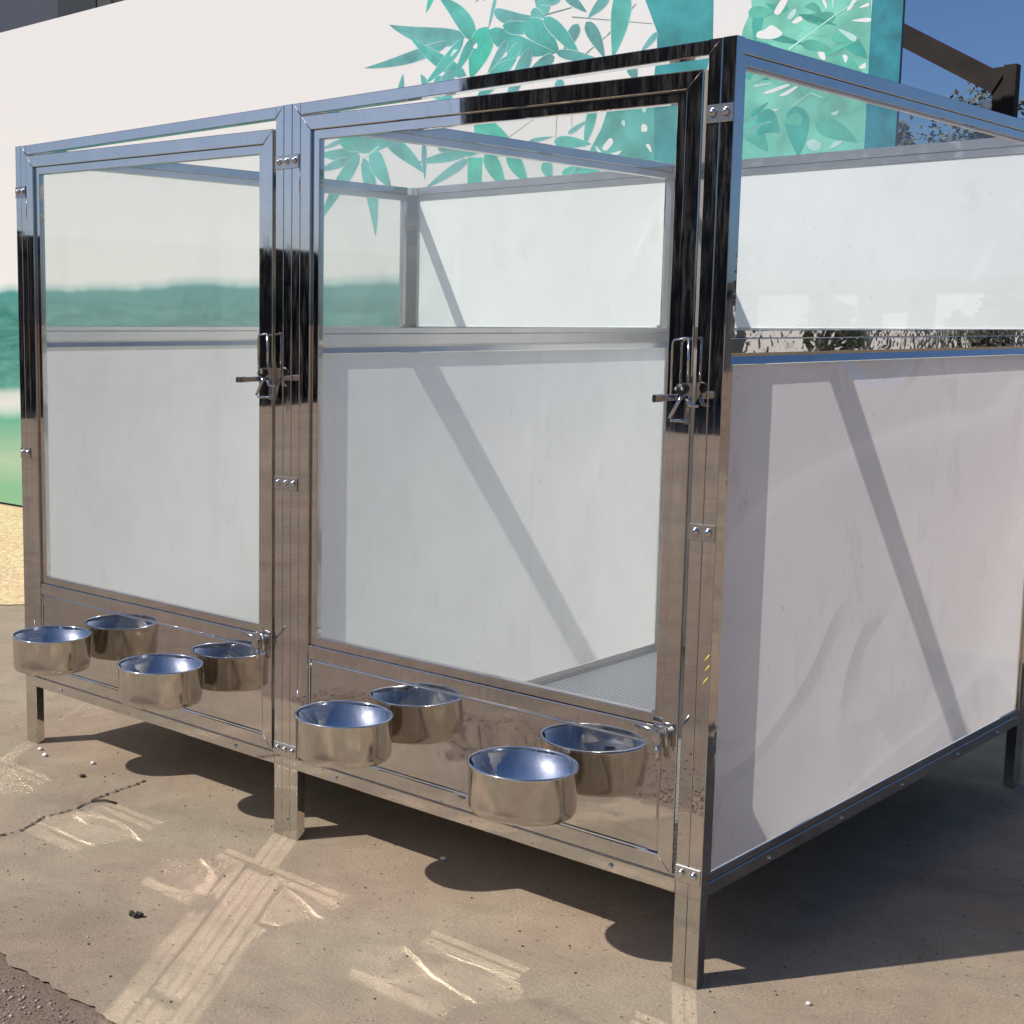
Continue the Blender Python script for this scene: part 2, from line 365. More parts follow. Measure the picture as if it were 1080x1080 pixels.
SLANT = .02
def front(x0, x1):
    """fixed front frame x0..x1, then its door"""
    b = MB()
    b.box(x0 + G, x0 + T - G, 0, T, ZR, H - G, .0013); b.box(x1 - T + G, x1 - G, 0, T, ZR, H - G, .0013)
    b.box(x0 + T, x1 - T, .0006, T, H - T, H - .0008, .0013); b.box(x0 + T, x1 - T, .0006, T, ZR, ZR + T + .002, .0013)
    b.mi = 1
    for xs, s in ((x0 + T, 1), (x1 - T, -1)):   # weld beads at the corners
        b.tube([(xs - s * .001, -.0004, H - T + .001), (xs - s * T * .75, -.0004, H - .006)],   .0009, 6)
    f = b.build('front_frame', [ST, MT['weld']], K)
    for xx in (x0 + T + .13, x1 - T - .145): bs = MB(); screw(bs, xx, .0004, ZR + .014, .0055); bs.build('screw', MT['bolt'], f)
    # door
    dx0, dx1, dz0, dz1 = x0 + T + .004, x1 - T - .006, ZR + T + .008, H - T - .004
    b = MB()
    tw = .033
    b.ring(dx0, dx1, dz0, dz1, tw, -.004, T - .004, .0015)
    wz0 = .532; lz = .474
    b.box(dx0 + tw + G, dx1 - tw - G, -.0015, T - .006, lz, lz + .034, .0015)
    b.ring(dx0 + tw + G, dx1 - tw - G, lz + .0345, dz1 - tw - G, .022, .0035, T - .008, .0015)     # glazing stop
    b.tube([(dx0 + tw, -.0022, lz + .0005), (dx1 - tw, -.0022, lz + .0005)], .0010, 8)  # thin rod added at the sheet's lip to catch a bright sun line
    b.mi = 1
    for (cx, sx) in ((dx0, 1), (dx1, -1)):
        b.tube([(cx + sx * .004, -.0042, dz1 - .004), (cx + sx * tw, -.0042, dz1 - tw)], .0009, 6)
        b.tube([(cx + sx * .004, -.0042, dz0 + .004), (cx + sx * tw, -.0042, dz0 + tw)], .0008, 6)
    def slant(bm):
        for v in bm.verts:
            if v.co.z > lz + .06: v.co.z -= SLANT * (v.co.x - dx0) / (dx1 - dx0) * min(1, (v.co.z - .6) / 1.1)
    slant(b.bm)
    d = b.build('door', [ST, MT['weld']], K)
    b = MB(); b.box(dx0 + tw + .006, dx1 - tw - .006, .009, .013, lz + .04, dz1 - tw - .006, .0003); slant(b.bm)
    b.build('window_pane', MT['glass'], d)
    # gently uneven mirror sheet
    b = MB(); nx, nz = 130, 40; px0, px1, pz0, pz1 = dx0 + tw + .0015, dx1 - tw - .0015, dz0 + tw + .0015, lz - .0012
    gr = [[b.v((px0 + (px1 - px0) * i / nx, .0022 + .0017 * noise.noise(Vector((x0 * 3.1 + 6.5 * i / nx, 2.3 * j / nz, 1.7))) * min(1, 8 * i / nx, 8 * (nx - i) / nx, 5 * j / nz, 5 * (nz - j) / nz), pz0 + (pz1 - pz0) * j / nz)) for i in range(nx + 1)] for j in range(nz + 1)]
    for j in range(nz):
        for i in range(nx): b.face([gr[j][i], gr[j][i + 1], gr[j + 1][i + 1], gr[j + 1][i]], True)
    k = b.build('kick_panel', MT['kick'], d, fix=False)
    sm = k.modifiers.new('thickness', 'SOLIDIFY'); sm.thickness = .0012; sm.offset = -1
    # hinges on the left edge
    for hz in (.36, 1.62):
        b = MB(); b.tube([(dx0 - .002, -.0015, hz - .03), (dx0 - .002, -.0015, hz + .03)], .003, 8); b.build('hinge', ST, d)
    # upper toggle latch
    lx, z0 = dx1 - .007, 1.15
    b = MB()
    b.box(lx - .004, lx + .012, -.0065, -.0042, 1.10, 1.19, .0008)
    b.box(lx - .002, lx + .012, -.026, -.0068, 1.152, 1.178, .003)
    b.tube([(lx + .010, -.022, 1.178), (lx + .010, -.024, 1.262)], .0022, 6)
    b.tube([(lx + .010, -.024, 1.262), (lx - .022, -.022, 1.258), (lx - .025, -.021, 1.25), (lx - .025, -.02, 1.15)], .0022, 6)
    b.tube([(lx + .006, -.026, 1.164), (lx - .018, -.034, 1.112)], .0035, 6)
    b.tube([(lx - .018, -.03, 1.108), (lx + .008, -.008, 1.106)], .0028, 6)
    b.tube([(lx + .010, -.024, 1.155), (lx + .017, -.024, 1.138), (lx + .032, -.018, 1.136)], .0045, 8, taper=.003)
    b.box(lx - .012, lx - .006, -.078, -.0065, 1.146, 1.158, .002)
    b.box(lx - .013, lx - .005, -.106, -.0785, 1.145, 1.159, .003)
    lt = b.build('toggle_latch', MT['bolt'], d)
    b = MB(); b.lathe([(.011, 0), (.011, .014), (.008, .017)], (lx + .006, -.0265, 1.168), 'y', 16)
    b.build('latch_pivot', MT['iron'], lt)
    b = MB()
    for q in (-.004, .009): screw(b, lx + .003 + q, -.0437, 1.168, .0035)
    b.build('rivet', MT['bolt'], lt)
    # lower latch
    b = MB(); zl = .492; xl = dx1 - .045
    b.box(xl - .02, xl + .038, -.0075, -.0042, zl - .025, zl + .018, .001)
    b.tube([(xl - .03, -.03, zl + .018), (xl + .01, -.032, zl + .016), (xl + .012, -.03, zl - .012)], .0045, 8)
    b.tube([(xl + .0, -.012, zl + .02), (xl + .03, -.02, zl + .02), (xl + .032, -.018, zl - .02)], .004, 8)
    b.tube([(xl + .03, -.025, zl + .004), (xl + .04, -.05, zl + .034)], .003, 6)
    b.box(xl + .004, xl + .026, -.034, -.0078, zl - .012, zl + .012, .003)
    b.tube([(xl + .014, -.02, zl - .012), (xl + .014, -.022, zl - .045)], .006, 8)
    b.build('gate_latch', MT['plate'], d)
    return d
front(T, XM - T / 2); front(XM + T / 2, W - T)

def wall_y(name, x0, x1, up, low, out):
    """wall panel in a yz plane: frame of tubes with glazing stops; out = +1 / -1 side that shows the stop face"""
    b = MB()
    b.mi = 1; b.box(x0, x1, 0, T - G, ZR, H, .0013); b.box(x0, x1, D - T + G, D - G, ZR, H, .0013); 
    b.box(x0, x1, D - 2 * T + G, D - T - G, ZR, H - T, .0013)
    xa, xb = x0 + .0008, x1 - .0008
    b.box(xa, xb, T, D - 2 * T, H - T, H - .0008, .0013)
    b.box(xa, xb, T, D - 2 * T, ZR, ZR + T, .0013)
    b.mi = 0; b.box(xa, xb, T, D - 2 * T, 1.233, 1.261, .0013)
    # stops, slightly slimmer than the tube
    sa, sb = x0 + .003, x1 - .003
    y0, y1 = T + G, D - 2 * T - G
    for za, zb in ((H - T - .021, H - T - G), (1.2615, 1.277), (ZR + T + G, ZR + T + .018)):
        b.box(sa, sb, y0, y1, za, zb, .0015)
    for za, zb in ((1.2775, H - T - .0215), (ZR + T + .0185, 1.2125)):
        b.box(sa, sb, y0, y0 + .014, za, zb, .0015); b.box(sa, sb, y1 - .014, y1, za, zb, .0015)
    # bead under the mid rail, sloped up to mirror the sky
    for sgn, xe in ((1, x1), (-1, x0)):
        A = [b.v(p) for p in ((xe - sgn * .009, y0, 1.2325), (xe + sgn * .0, y0, 1.2130), (xe - sgn * .010, y0, 1.2125))]
        B = [b.v((a.co.x, y1, a.co.z)) for a in A]
        for i in range(3): b.face([A[i], B[i], B[(i + 1) % 3], A[(i + 1) % 3]])
        b.face(A); b.face(B)
    w = b.build(name, [MT['steel_side'] if out > 0 and x0 > 2 else MT['satin'], ST], K)
    xm = (x0 + x1) / 2
    p = MB(); p.box(xm - .0025, xm + .0025, y0 + .014, y1 - .014, 1.2775, H - T - .0215, .0003); pane = p.build('clear_pane', up, w)
    sheet_box('milky_panel', low, w, xm + out * .005 - .0025, xm + out * .005 + .0025, y0 + .0145, y1 - .0145, ZR + T + .019, 1.2120, 0, out)
    return w, pane
wl, _ = wall_y('side_wall', 0, T, MT['glass_side'], MT['milky'], -1)
wp, _ = wall_y('partition_wall', XM - T / 2 + G, XM + T / 2 - G, MT['glass_side'], MT['milky'], 1)
wr, pr_ = wall_y('side_wall', W - T, W, MT['glass_side'], MT['film'], 1)
b = MB(); b.box(W - .0125, W - .004, T + .016, D - 2 * T - .016, H - T - .027, H - T - .0218, .001); b.build('glazing_bead', MT['seal'], wr)
def wall_x(x0, x1):
    b = MB(); y0, y1 = D - T + .0012, D - .0012
    b.mi = 1; b.box(x0 + G, x0 + T - G, y0, y1, ZR, H - .001, .0013); b.box(x1 - T + G, x1 - G, y0, y1, ZR, H - .001, .0013); b.mi = 0
    for za, zb in ((H - T, H - .001), (1.233, 1.261), (ZR, ZR + T)): b.box(x0 + T, x1 - T, y0, y1, za, zb, .0013)
    for za, zb in ((H - T - .021, H - T - G), (1.2615, 1.277), (1.2125, 1.2325), (ZR + T + G, ZR + T + .018)): b.box(x0 + T + G, x1 - T - G, y0 + .003, y1 - .003, za, zb, .0015)
    w = b.build('back_wall', [MT['satin'], ST], K)
    for za, zb in ((1.2775, H - T - .0215), (ZR + T + .019, 1.212)):
        sheet_box('milky_panel', MT['milky_back'], w, x0 + T, x1 - T, D - .019, D - .014, za, zb, 1, -1)
    return w
wall_x(T + G, XM - T / 2 - G); wall_x(XM + T / 2 + G, W - T - G)
# perforated floor tray of each run
def floor(x0, x1):
    m = MT.get('perf')
    if m is None:
        m, n, o = nt('perforated floor'); MT['perf'] = m
        p = N(n, "ShaderNodeBsdfPrincipled", i_Roughness=.5); g = N(n, "ShaderNodeNewGeometry")
        v = N(n, "ShaderNodeTexVoronoi", voronoi_dimensions='2D', i_Scale=70.0, i_Randomness=0.0); n.links.new(g.outputs['Position'], v.inputs['Vector'])
        r = ramp(n, v.outputs['Distance'], [(.27, (.22, .225, .23)), (.33, (.80, .81, .82))]); n.links.new(r.outputs[0], p.inputs['Base Color'])
        n.links.new(p.outputs[0], o.inputs[0])
    b = MB(); b.box(x0, x1, T + .002, D - T - .002, ZR + .004, ZR + .022, .003); return b.build('floor_tray', m, K)
floor(T + .002, XM - T / 2 - .002); floor(XM + T / 2 + .002, W - T - .002)
# joining plates
def plate(x0, x1, z, n):
    b = MB(); b.box(x0, x1, -.0035, -.0002, z - .016, z + .016, .0008)
    p = b.build('joining_plate', MT['plate'], K)
    for k in range(n):
        q = MB(); screw(q, x0 + (x1 - x0) * (k + .5) / n, -.0034, z + .002, .0075); q.build('bolt', MT['bolt'], p)
for z in (1.667, .898, .226):
    plate(.003, 2 * T - .003, z, 2); plate(XM - 1.5 * T + .003, XM + 1.5 * T - .003, z, 3); plate(W - 2 * T + .002, W - .002, z, 2)
# screws along the side wall's bottom rail and dark corner connectors inside
for y in (.28, .62, .95, 1.3, 1.58):
    b = MB(); screw(b, W - .0012, y, ZR + .012, .0045, 'x'); b.build('screw', MT['bolt'], wr)
for (x, y) in ((T + .004, D - .05), (XM - T / 2 - .004, D - .05), (T + .004, .06)):
    b = MB(); b.box(x - .012, x + .012, y - .02, y + .012, 1.222, 1.285, .004); b.build('corner_connector', MT['plastic'], K)
b = MB()
for k, (dz, dx) in enumerate(((0, .0), (-.02, .001), (-.045, -.002))):
    b.tube([(W - .011 + dx, -.0006, .655 + dz), (W - .003 + dx, -.0006, .667 + dz)], .0016, 6)
b.build('marker_stroke', MT['yellow'], K)

# ------------------------------------------------------------------ bowls
def bowl(x, label):
    y, zt, R, h = -.124, .409, .1125, .098
    o = thing('feeding_bowl', (x, y, zt - h), label, 'bowl', 'steel bowls hung on the kennel doors')
    b = MB(); r = R - .003
    b.lathe([(r * .55, .0), (r - .010, .0), (r - .004, .0013), (r - .001, .008), (r, .02), (r, h - .004), (r + .0005, h - .0035), (r - .0015, h - .0032), (r - .0017, .02), (r - .012, .0045), (r * .5, .0013)], (x, y, zt - h), 'z', 72)
    ob = b.build('bowl_body', [MT['bowl'], MT['bowl_in']], o)
    for p in ob.data.polygons:
        c = p.center; n_ = p.normal
        if (c.x * n_.x + c.y * n_.y < -1e-5) or (c.z < .006 and n_.z > .5): p.material_index = 1
    b = MB(); seg = 72; prof = [(R - .003 + .0032 * math.cos(a), .0028 * math.sin(a)) for a in [k * 6.28319 / 10 for k in range(10)]]
    Rr = [[b.v((x + rr * math.cos(6.283185 * k / seg), y + rr * math.sin(6.283185 * k / seg), zt - .003 + zz)) for rr, zz in prof] for k in range(seg)]
    for k in range(seg):
        for i in range(10): b.face([Rr[k][i], Rr[(k + 1) % seg][i], Rr[(k + 1) % seg][(i + 1) % 10], Rr[k][(i + 1) % 10]], True)
    b.build('rim', MT['bowl_in'], o)
    b = MB(); b.box(x - .012, x + .012, -.0145, .0045, zt - .05, zt - .012, .002); b.build('hanger', MT['plate'], o)
bowl(.320, 'steel feeding bowl hung lowest left, farthest of four from the near corner')
bowl(.806, 'steel feeding bowl under the left door, beside its lower latch')
bowl(1.461, 'steel feeding bowl just right of the middle leg')
bowl(1.957, 'steel feeding bowl nearest the near right corner post, largest in view')

# ------------------------------------------------------------------ billboard with the bamboo print
LEAVES = [((-0.794, 2.653), (-1.286, 2.781), 0.089, 1, 0.08), ((-0.737, 2.632), (-0.969, 2.869), 0.085, 0, -0.1), ((-0.887, 2.644), (-1.451, 2.589), 0.059, 1, 0.05), ((-0.784, 2.471), (-1.147, 2.702), 0.067, 0, 0.05), ((-0.806, 2.646), (-1.05, 2.457), 0.056, 0, 0.05), ((-0.665, 2.683), (-0.76, 2.451), 0.137, 2, 0), ((-0.743, 2.642), (-0.854, 2.488), 0.055, 0, 0), ((-0.659, 2.665), (-0.253, 2.512), 0.092, 0, -0.1), ((-0.633, 2.752), (-0.351, 2.684), 0.06, 1, -0.15), ((-0.618, 2.814), (-0.659, 2.665), 0.019, 1, 0), ((-0.541, 2.605), (-0.659, 2.465), 0.043, 1, 0), ((-0.47, 2.583), (-0.591, 2.448), 0.056, 0, 0), ((-0.576, 2.675), (-0.324, 2.655), 0.06, 0, -0.12), ((-1.204, 2.429), (-1.187, 2.529), 0.038, 1, 0), ((-1.032, 2.446), (-1.07, 2.514), 0.037, 1, 0), ((-0.32, 2.692), (-0.403, 2.805), 0.068, 1, 0), ((-0.25, 2.748), (-0.385, 2.744), 0.045, 1, 0), ((-0.416, 2.715), (-0.336, 2.678), 0.045, 1, 0), ((-0.155, 2.622), (-0.232, 2.505), 0.061, 3, 0), ((-0.115, 2.625), (-0.011, 2.452), 0.059, 3, 0.05), ((0.069, 2.746), (0.028, 2.447), 0.099, 0, 0.06), ((0.003, 2.724), (-0.106, 2.64), 0.051, 1, 0), ((-0.241, 2.771), (-0.112, 2.665), 0.043, 3, 0), ((-0.457, 2.67), (-0.252, 2.508), 0.1, 0, 0.1), ((-0.346, 2.679), (-0.129, 2.459), 0.062, 0, 0.05), ((0.25, 2.529), (0.166, 2.453), 0.028, 1, 0), ((-0.273, 2.515), (-0.0, 2.434), 0.043, 1, 0), ((0.115, 2.42), (0.156, 2.335), 0.049, 3, 0), ((-0.259, 2.392), (-0.226, 2.321), 0.049, 1, 0), ((-1.472, 2.172), (-1.788, 2.188), 0.065, 0, 0.06), ((-1.538, 2.139), (-1.787, 2.094), 0.048, 1, 0), ((-1.472, 2.157), (-1.77, 1.819), 0.083, 0, -0.05), ((-1.451, 2.141), (-1.359, 1.732), 0.085, 0, 0.08), ((-1.393, 2.175), (-1.253, 1.97), 0.095, 0, -0.06), ((-1.302, 2.219), (-1.029, 2.025), 0.076, 0, 0.07), ((-1.635, 2.283), (-1.327, 2.184), 0.138, 2, 0), ((-1.594, 2.24), (-1.76, 2.206), 0.024, 1, 0), ((-1.526, 2.215), (-1.181, 2.218), 0.112, 0, 0), ((-0.746, 2.112), (-1.098, 2.085), 0.051, 0, 0), ((-1.044, 2.182), (-1.034, 1.997), 0.032, 1, 0), ((-0.762, 2.077), (-1.033, 1.956), 0.046, 1, 0), ((-0.66, 2.105), (-0.532, 1.919), 0.082, 2, 0), ((-0.731, 2.199), (-0.559, 2.074), 0.087, 2, 0), ((-0.816, 2.14), (-0.616, 2.145), 0.099, 0, 0), ((-0.953, 2.142), (-0.845, 2.129), 0.026, 1, 0), ((-0.732, 2.235), (-0.505, 2.135), 0.106, 2, 0), ((-0.213, 2.248), (0.065, 2.248), 0.039, 0, 0), ((-0.058, 2.261), (-0.105, 2.075), 0.052, 0, 0), ((-0.27, 2.119), (-0.066, 2.089), 0.053, 0, 0), ((-0.408, 2.131), (-0.271, 2.14), 0.018, 1, 0), ((-0.194, 2.146), (-0.09, 2.194), 0.022, 1, 0), ((-0.526, 2.093), (-0.407, 1.937), 0.075, 2, 0), ((-0.32, 2.034), (-0.275, 1.945), 0.059, 0, 0), ((-0.224, 1.975), (0.017, 1.978), 0.048, 2, 0), ((-0.182, 1.938), (-0.093, 2.016), 0.031, 0, 0), ((-0.517, 2.525), (-0.735, 2.333), 0.087, 0, 0), ((-0.972, 2.494), (-0.848, 2.255), 0.092, 0, 0), ((-0.41, 2.554), (-0.564, 2.271), 0.075, 1, 0), ((-0.91, 2.351), (-1.215, 2.314), 0.074, 1, 0), ((-0.278, 2.494), (-0.408, 2.46), 0.054, 1, 0), ((-0.625, 2.452), (-0.49, 2.513), 0.066, 0, 0), ((-0.866, 2.503), (-0.982, 2.382), 0.072, 1, 0)]
MASSES = [([(0.144, 2.757), (0.245, 2.533), (0.249, 2.45), (0.239, 2.349), (0.23, 2.251), (0.246, 1.965), (0.42, 1.929), (0.51, 2.469), (0.504, 2.698)], 4), ([(0.008, 2.222), (0.243, 2.253), (0.255, 1.969), (0.016, 2.007), (-0.075, 2.064), (-0.019, 2.15)], 0), ([(-0.768, 2.087), (-0.677, 2.079), (-0.678, 1.919), (-0.764, 1.925)], 2), ([(0.66, 2.672), (0.678, 2.565), (0.644, 2.488), (0.627, 2.416), (0.598, 2.23), (0.604, 1.923), (1.204, 1.879), (1.163, 2.589)], 5)]
GAPS = [[(0.769, 2.53), (0.798, 2.514), (0.842, 2.584), (0.81, 2.589)], [(0.826, 2.503), (0.86, 2.538), (0.873, 2.521), (0.847, 2.489)], [(0.847, 2.481), (0.885, 2.505), (0.902, 2.484), (0.871, 2.474)], [(0.707, 2.468), (0.736, 2.468), (0.767, 2.489), (0.825, 2.441), (0.774, 2.426), (0.7, 2.443)], [(0.967, 2.564), (0.976, 2.538), (0.997, 2.503), (0.991, 2.539)], [(1.009, 2.558), (1.025, 2.555), (1.02, 2.499)], [(1.069, 2.492), (1.104, 2.543), (1.118, 2.541), (1.088, 2.492)], [(1.114, 2.496), (1.16, 2.513), (1.161, 2.495)], [(1.079, 2.455), (1.171, 2.456), (1.172, 2.434)], [(1.027, 2.441), (1.123, 2.392), (1.11, 2.366)], [(0.963, 2.357), (0.994, 2.349), (1.0, 2.316), (0.976, 2.326)], [(1.063, 2.333), (1.09, 2.322), (1.08, 2.291)], [(1.126, 2.271), (1.162, 2.292), (1.16, 2.264)], [(0.701, 2.26), (0.803, 2.256), (0.702, 2.245)], [(0.736, 2.222), (0.843, 2.247), (0.864, 2.237), (0.765, 2.212)], [(0.802, 2.2), (0.884, 2.235), (0.892, 2.227), (0.846, 2.199)], [(0.935, 2.009), (0.965, 2.021), (1.005, 1.996), (0.984, 1.968), (0.948, 1.982)], [(1.026, 1.972), (1.051, 2.003), (1.093, 2.003), (1.067, 1.983)], [(0.776, 2.151), (0.816, 2.154), (0.809, 2.14)], [(1.026, 2.11), (1.067, 2.121), (1.053, 2.1)], [(1.166, 2.089), (1.18, 2.102), (1.178, 2.074)], [(0.082, 2.173), (0.101, 2.18), (0.107, 2.147), (0.092, 2.152)], [(-0.016, 2.064), (0.031, 2.113), (0.052, 2.087), (0.014, 2.049)], [(0.187, 2.155), (0.215, 2.144), (0.217, 2.116), (0.184, 2.119)], [(0.205, 2.065), (0.233, 2.063), (0.244, 2.018)], [(0.188, 2.247), (0.216, 2.248), (0.204, 2.194), (0.185, 2.208)], [(0.075, 2.235), (0.112, 2.251), (0.103, 2.236)], [(0.015, 2.036), (0.101, 2.05), (0.064, 2.024)], [(-0.051, 2.087), (-0.005, 2.042), (-0.035, 2.053)], [(-0.869, 2.606), (-0.891, 2.564), (-0.833, 2.601)], [(-0.725, 2.617), (-0.753, 2.599), (-0.724, 2.587), (-0.719, 2.612)]]
STEMS = [((0.845, 2.379), (1.017, 2.478), 0.008), ((1.017, 2.478), (1.151, 2.542), 0.005), ((0.872, 2.156), (0.944, 2.199), 0.005), ((0.944, 2.199), (0.996, 2.175), 0.004), ((-1.438, 2.14), (-1.341, 2.189), 0.011)]
TWIGS = [((-0.191, 2.657), (0.221, 2.568), 0.005), ((-0.135, 2.472), (0.0, 2.552), 0.007), ((0.0, 2.552), (0.138, 2.663), 0.008), ((-0.414, 2.681), (-0.193, 2.698), 0.009), ((-0.533, 2.155), (-0.322, 2.26), 0.003), ((-0.255, 2.274), (-0.26, 2.114), 0.004), ((-0.177, 2.232), (-0.174, 2.169), 0.003)]
DARKS = [((0.895, 2.395), (1.032, 2.347), 0.031), ((0.727, 2.141), (0.821, 2.057), 0.064), ((0.667, 2.109), (0.776, 1.986), 0.058), ((0.88, 2.155), (0.906, 1.956), 0.075), ((1.033, 2.326), (1.171, 2.202), 0.046), ((0.658, 2.299), (0.77, 2.271), 0.022), ((0.97, 2.08), (1.146, 1.991), 0.054), ((0.707, 2.554), (0.693, 2.426), 0.035), ((0.907, 2.541), (0.981, 2.448), 0.047), ((1.067, 2.393), (1.165, 2.302), 0.039)]
BY = 3.1
def billboard():
    o = thing('mural_billboard', (-4, BY, 0), 'tall white billboard painted with green bamboo and misty hills behind the kennel', 'billboard')
    m, n, ou = nt('printed hills')
    p = N(n, "ShaderNodeBsdfPrincipled", i_Roughness=.55)
    g = N(n, "ShaderNodeNewGeometry"); sx = N(n, "ShaderNodeSeparateXYZ"); n.links.new(g.outputs['Position'], sx.inputs[0])
    e = tex(n, 1.3, 5, .6, stretch=(1, 1, .15)); 
    ad = N(n, "ShaderNodeMath", operation='MULTIPLY_ADD'); n.links.new(e.outputs['Fac'], ad.inputs[0]); ad.inputs[1].default_value = .16; n.links.new(sx.outputs[2], ad.inputs[2])
    sc = N(n, "ShaderNodeMath", operation='MULTIPLY'); n.links.new(ad.outputs[0], sc.inputs[0]); sc.inputs[1].default_value = 1 / 3.4
    k = 1 / 3.4; of = .08
    W_ = (.655, .642, .625)
    stops = [(0, (.22, .40, .22)), ((.14 + of) * k, (.17, .38, .22)), ((.33 + of) * k, (.33, .45, .30)), ((.62 + of) * k, (.10, .34, .22)), ((.68 + of) * k, (.42, .54, .47)), ((.74 + of) * k, (.58, .58, .55)), ((.80 + of) * k, (.5, .55, .52)), ((.85 + of) * k, (.06, .24, .19)),
             ((1.05 + of) * k, (.022, .16, .135)), ((1.36 + of) * k, (.02, .16, .14)), ((1.49 + of) * k, (.05, .23, .21)), ((1.512 + of) * k, (.33, .47, .45)), ((1.56 + of) * k, W_)]
    r = ramp(n, sc.outputs[0], stops)
    st = tex(n, 3.2, 6, .7, stretch=(.6, 1, 3.4), dist=.5); sr = ramp(n, st.outputs['Fac'], [(.42, 0), (.62, 1)])
    hz = ramp(n, sc.outputs[0], [((.80 + of) * k, .12), ((.9 + of) * k, .6), ((1.4 + of) * k, .35), ((1.5 + of) * k, 0)])
    ml = N(n, "ShaderNodeMath", operation='MULTIPLY'); n.links.new(sr.outputs[0], ml.inputs[0]); n.links.new(hz.outputs[0], ml.inputs[1])
    mx = N(n, "ShaderNodeMix", data_type='RGBA'); n.links.new(ml.outputs[0], mx.inputs[0]); n.links.new(r.outputs[0], mx.inputs[6]); mx.inputs[7].default_value = (.15, .38, .34, 1)
    n.links.new(mx.outputs[2], p.inputs['Base Color']); n.links.new(p.outputs[0], ou.inputs[0])
    dark = plain('dark teal edge', (.012, .10, .15), .5)
    b = MB(); x0, x1, z0, z1 = -8.2, 1.290, .022, 3.232
    A = [b.v((x, BY, z)) for x, z in ((x0, z0), (x1, z0), (x1, z1), (x0, z1))]; B = [b.v((x, BY + .018, z)) for x, z in ((x0, z0), (x1, z0), (x1, z1), (x0, z1))]
    b.face(A); b.mi = 1; b.face(B[::-1])
    for i in range(4): b.face([A[i], B[i], B[(i + 1) % 4], A[(i + 1) % 4]])
    b.build('board', [m, dark], o)
    # printed leaves: thin flat sheets in front of the board
    cols = [(.075, .36, .32), (.11, .33, .32), (.05, .43, .33), (.10, .27, .27), (.028, .24, .255), (.15, .46, .36)]
    pm = [plain('leaf print %s' % w, c, .55, var=.30, scale=7, bmp=0) for w, c in zip(('teal', 'grey teal', 'bright green', 'slate', 'deep teal', 'pale green'), cols)]
    pm += [plain('white print', (.68, .69, .67), .55, var=.02, bmp=0), plain('pale stem print', (.40, .68, .58), .55, bmp=0), plain('twig print', (.16, .26, .24), .55, bmp=0)]
    b = MB(); yy = [BY - .0003]
    def nxt(): yy[0] -= .0000025; return yy[0]
    def leaf(a, t, w, s, bend, halo=True):
        if halo: leaf(a, t, w + .005, 10, bend, False)
        y = nxt(); b.mi = s; ax, az = a; dx, dz = t[0] - ax, t[1] - az; L = math.hypot(dx, dz); nx_, nz_ = -dz / L, dx / L
        up, dn = [], []
        for i in range(13):
            q = i / 12; hw = w * .5 * max(0, (math.sin(math.pi * min(1, q ** .62)))) ** .85 if 0 < q < 1 else 0.0
            off = bend * L * 4 * q * (1 - q) * .6
            cx, cz = ax + dx * q + nx_ * off, az + dz * q + nz_ * off
            up.append((cx + nx_ * hw, cz + nz_ * hw))
            if 0 < i < 12: dn.append((cx - nx_ * hw, cz - nz_ * hw))
        b.face([b.v((x, y, z)) for x, z in up + dn[::-1]])
        if halo and w > .03:
            y = nxt(); b.mi = 11; pts = []
            for i in range(1, 12):
                q = i / 12; off = bend * L * 4 * q * (1 - q) * .6; pts.append((ax + dx * q + nx_ * off, az + dz * q + nz_ * off))
            e = .0022
            b.face([b.v((x + nx_ * e, y, z + nz_ * e)) for x, z in pts] + [b.v((x - nx_ * e * .3, y, z - nz_ * e * .3)) for x, z in pts[::-1]])
    def poly(pts, s): y = nxt(); b.mi = s; b.face([b.v((x, y, z)) for x, z in pts])
    def line(a, t, w, s):
        dx, dz = t[0] - a[0], t[1] - a[1]; L = math.hypot(dx, dz); nx_, nz_ = -dz / L * w / 2, dx / L * w / 2
        poly([(a[0] + nx_, a[1] + nz_), (t[0] + nx_ * .6, t[1] + nz_ * .6), (t[0] - nx_ * .6, t[1] - nz_ * .6), (a[0] - nx_, a[1] - nz_)], s)
    for pts, s in MASSES: poly([(x, min(z, 3.2)) for x, z in pts], s)
    # culm and foliage that go on above the frame of the photograph
    poly([(.135, 2.70), (.45, 2.70), (.44, 3.22), (.17, 3.22)], 4); poly([(.62, 2.70), (1.17, 2.70), (1.17, 3.22), (.60, 3.22)], 5)
    rg = random.Random(3)
    for i in range(46):
        x = rg.uniform(-1.0, .7); z = rg.uniform(2.86, 3.1); a = rg.uniform(0, 6.28); L = rg.uniform(.15, .36)
        leaf((x, z), (x + math.cos(a) * L, min(3.2, max(2.80, z + math.sin(a) * L))), rg.uniform(.04, .08), rg.choice((0, 0, 1, 2, 3)), rg.uniform(-.1, .1))
    for a, t, w in TWIGS: line(a, t, w, 8)
    for a, t, w, s, bd in LEAVES: leaf(a, t, w, s, bd)
    for i, (a, t, w) in enumerate(DARKS): leaf(a, t, w * 1.3, 12 + i % 2, .05, False)
    rg = random.Random(9)
    for i in range(34):
        x = rg.uniform(.66, 1.12); z = rg.uniform(2.0, 2.72); a = rg.uniform(-.5, 1.2) + rg.choice((0, 3.14)); L = rg.uniform(.08, .2)
        if .63 < x + math.cos(a) * L < 1.165: leaf((x, z), (x + math.cos(a) * L, z + math.sin(a) * L), rg.uniform(.02, .05), rg.choice((5, 12, 12, 13)), rg.uniform(-.1, .1), False)
    def soft(pts):
        for _ in range(2):
            pts = [q for a_, b_ in zip(pts, pts[1:] + pts[:1]) for q in ((a_[0] * .8 + b_[0] * .2, a_[1] * .8 + b_[1] * .2), (a_[0] * .2 + b_[0] * .8, a_[1] * .2 + b_[1] * .8))]
        return pts
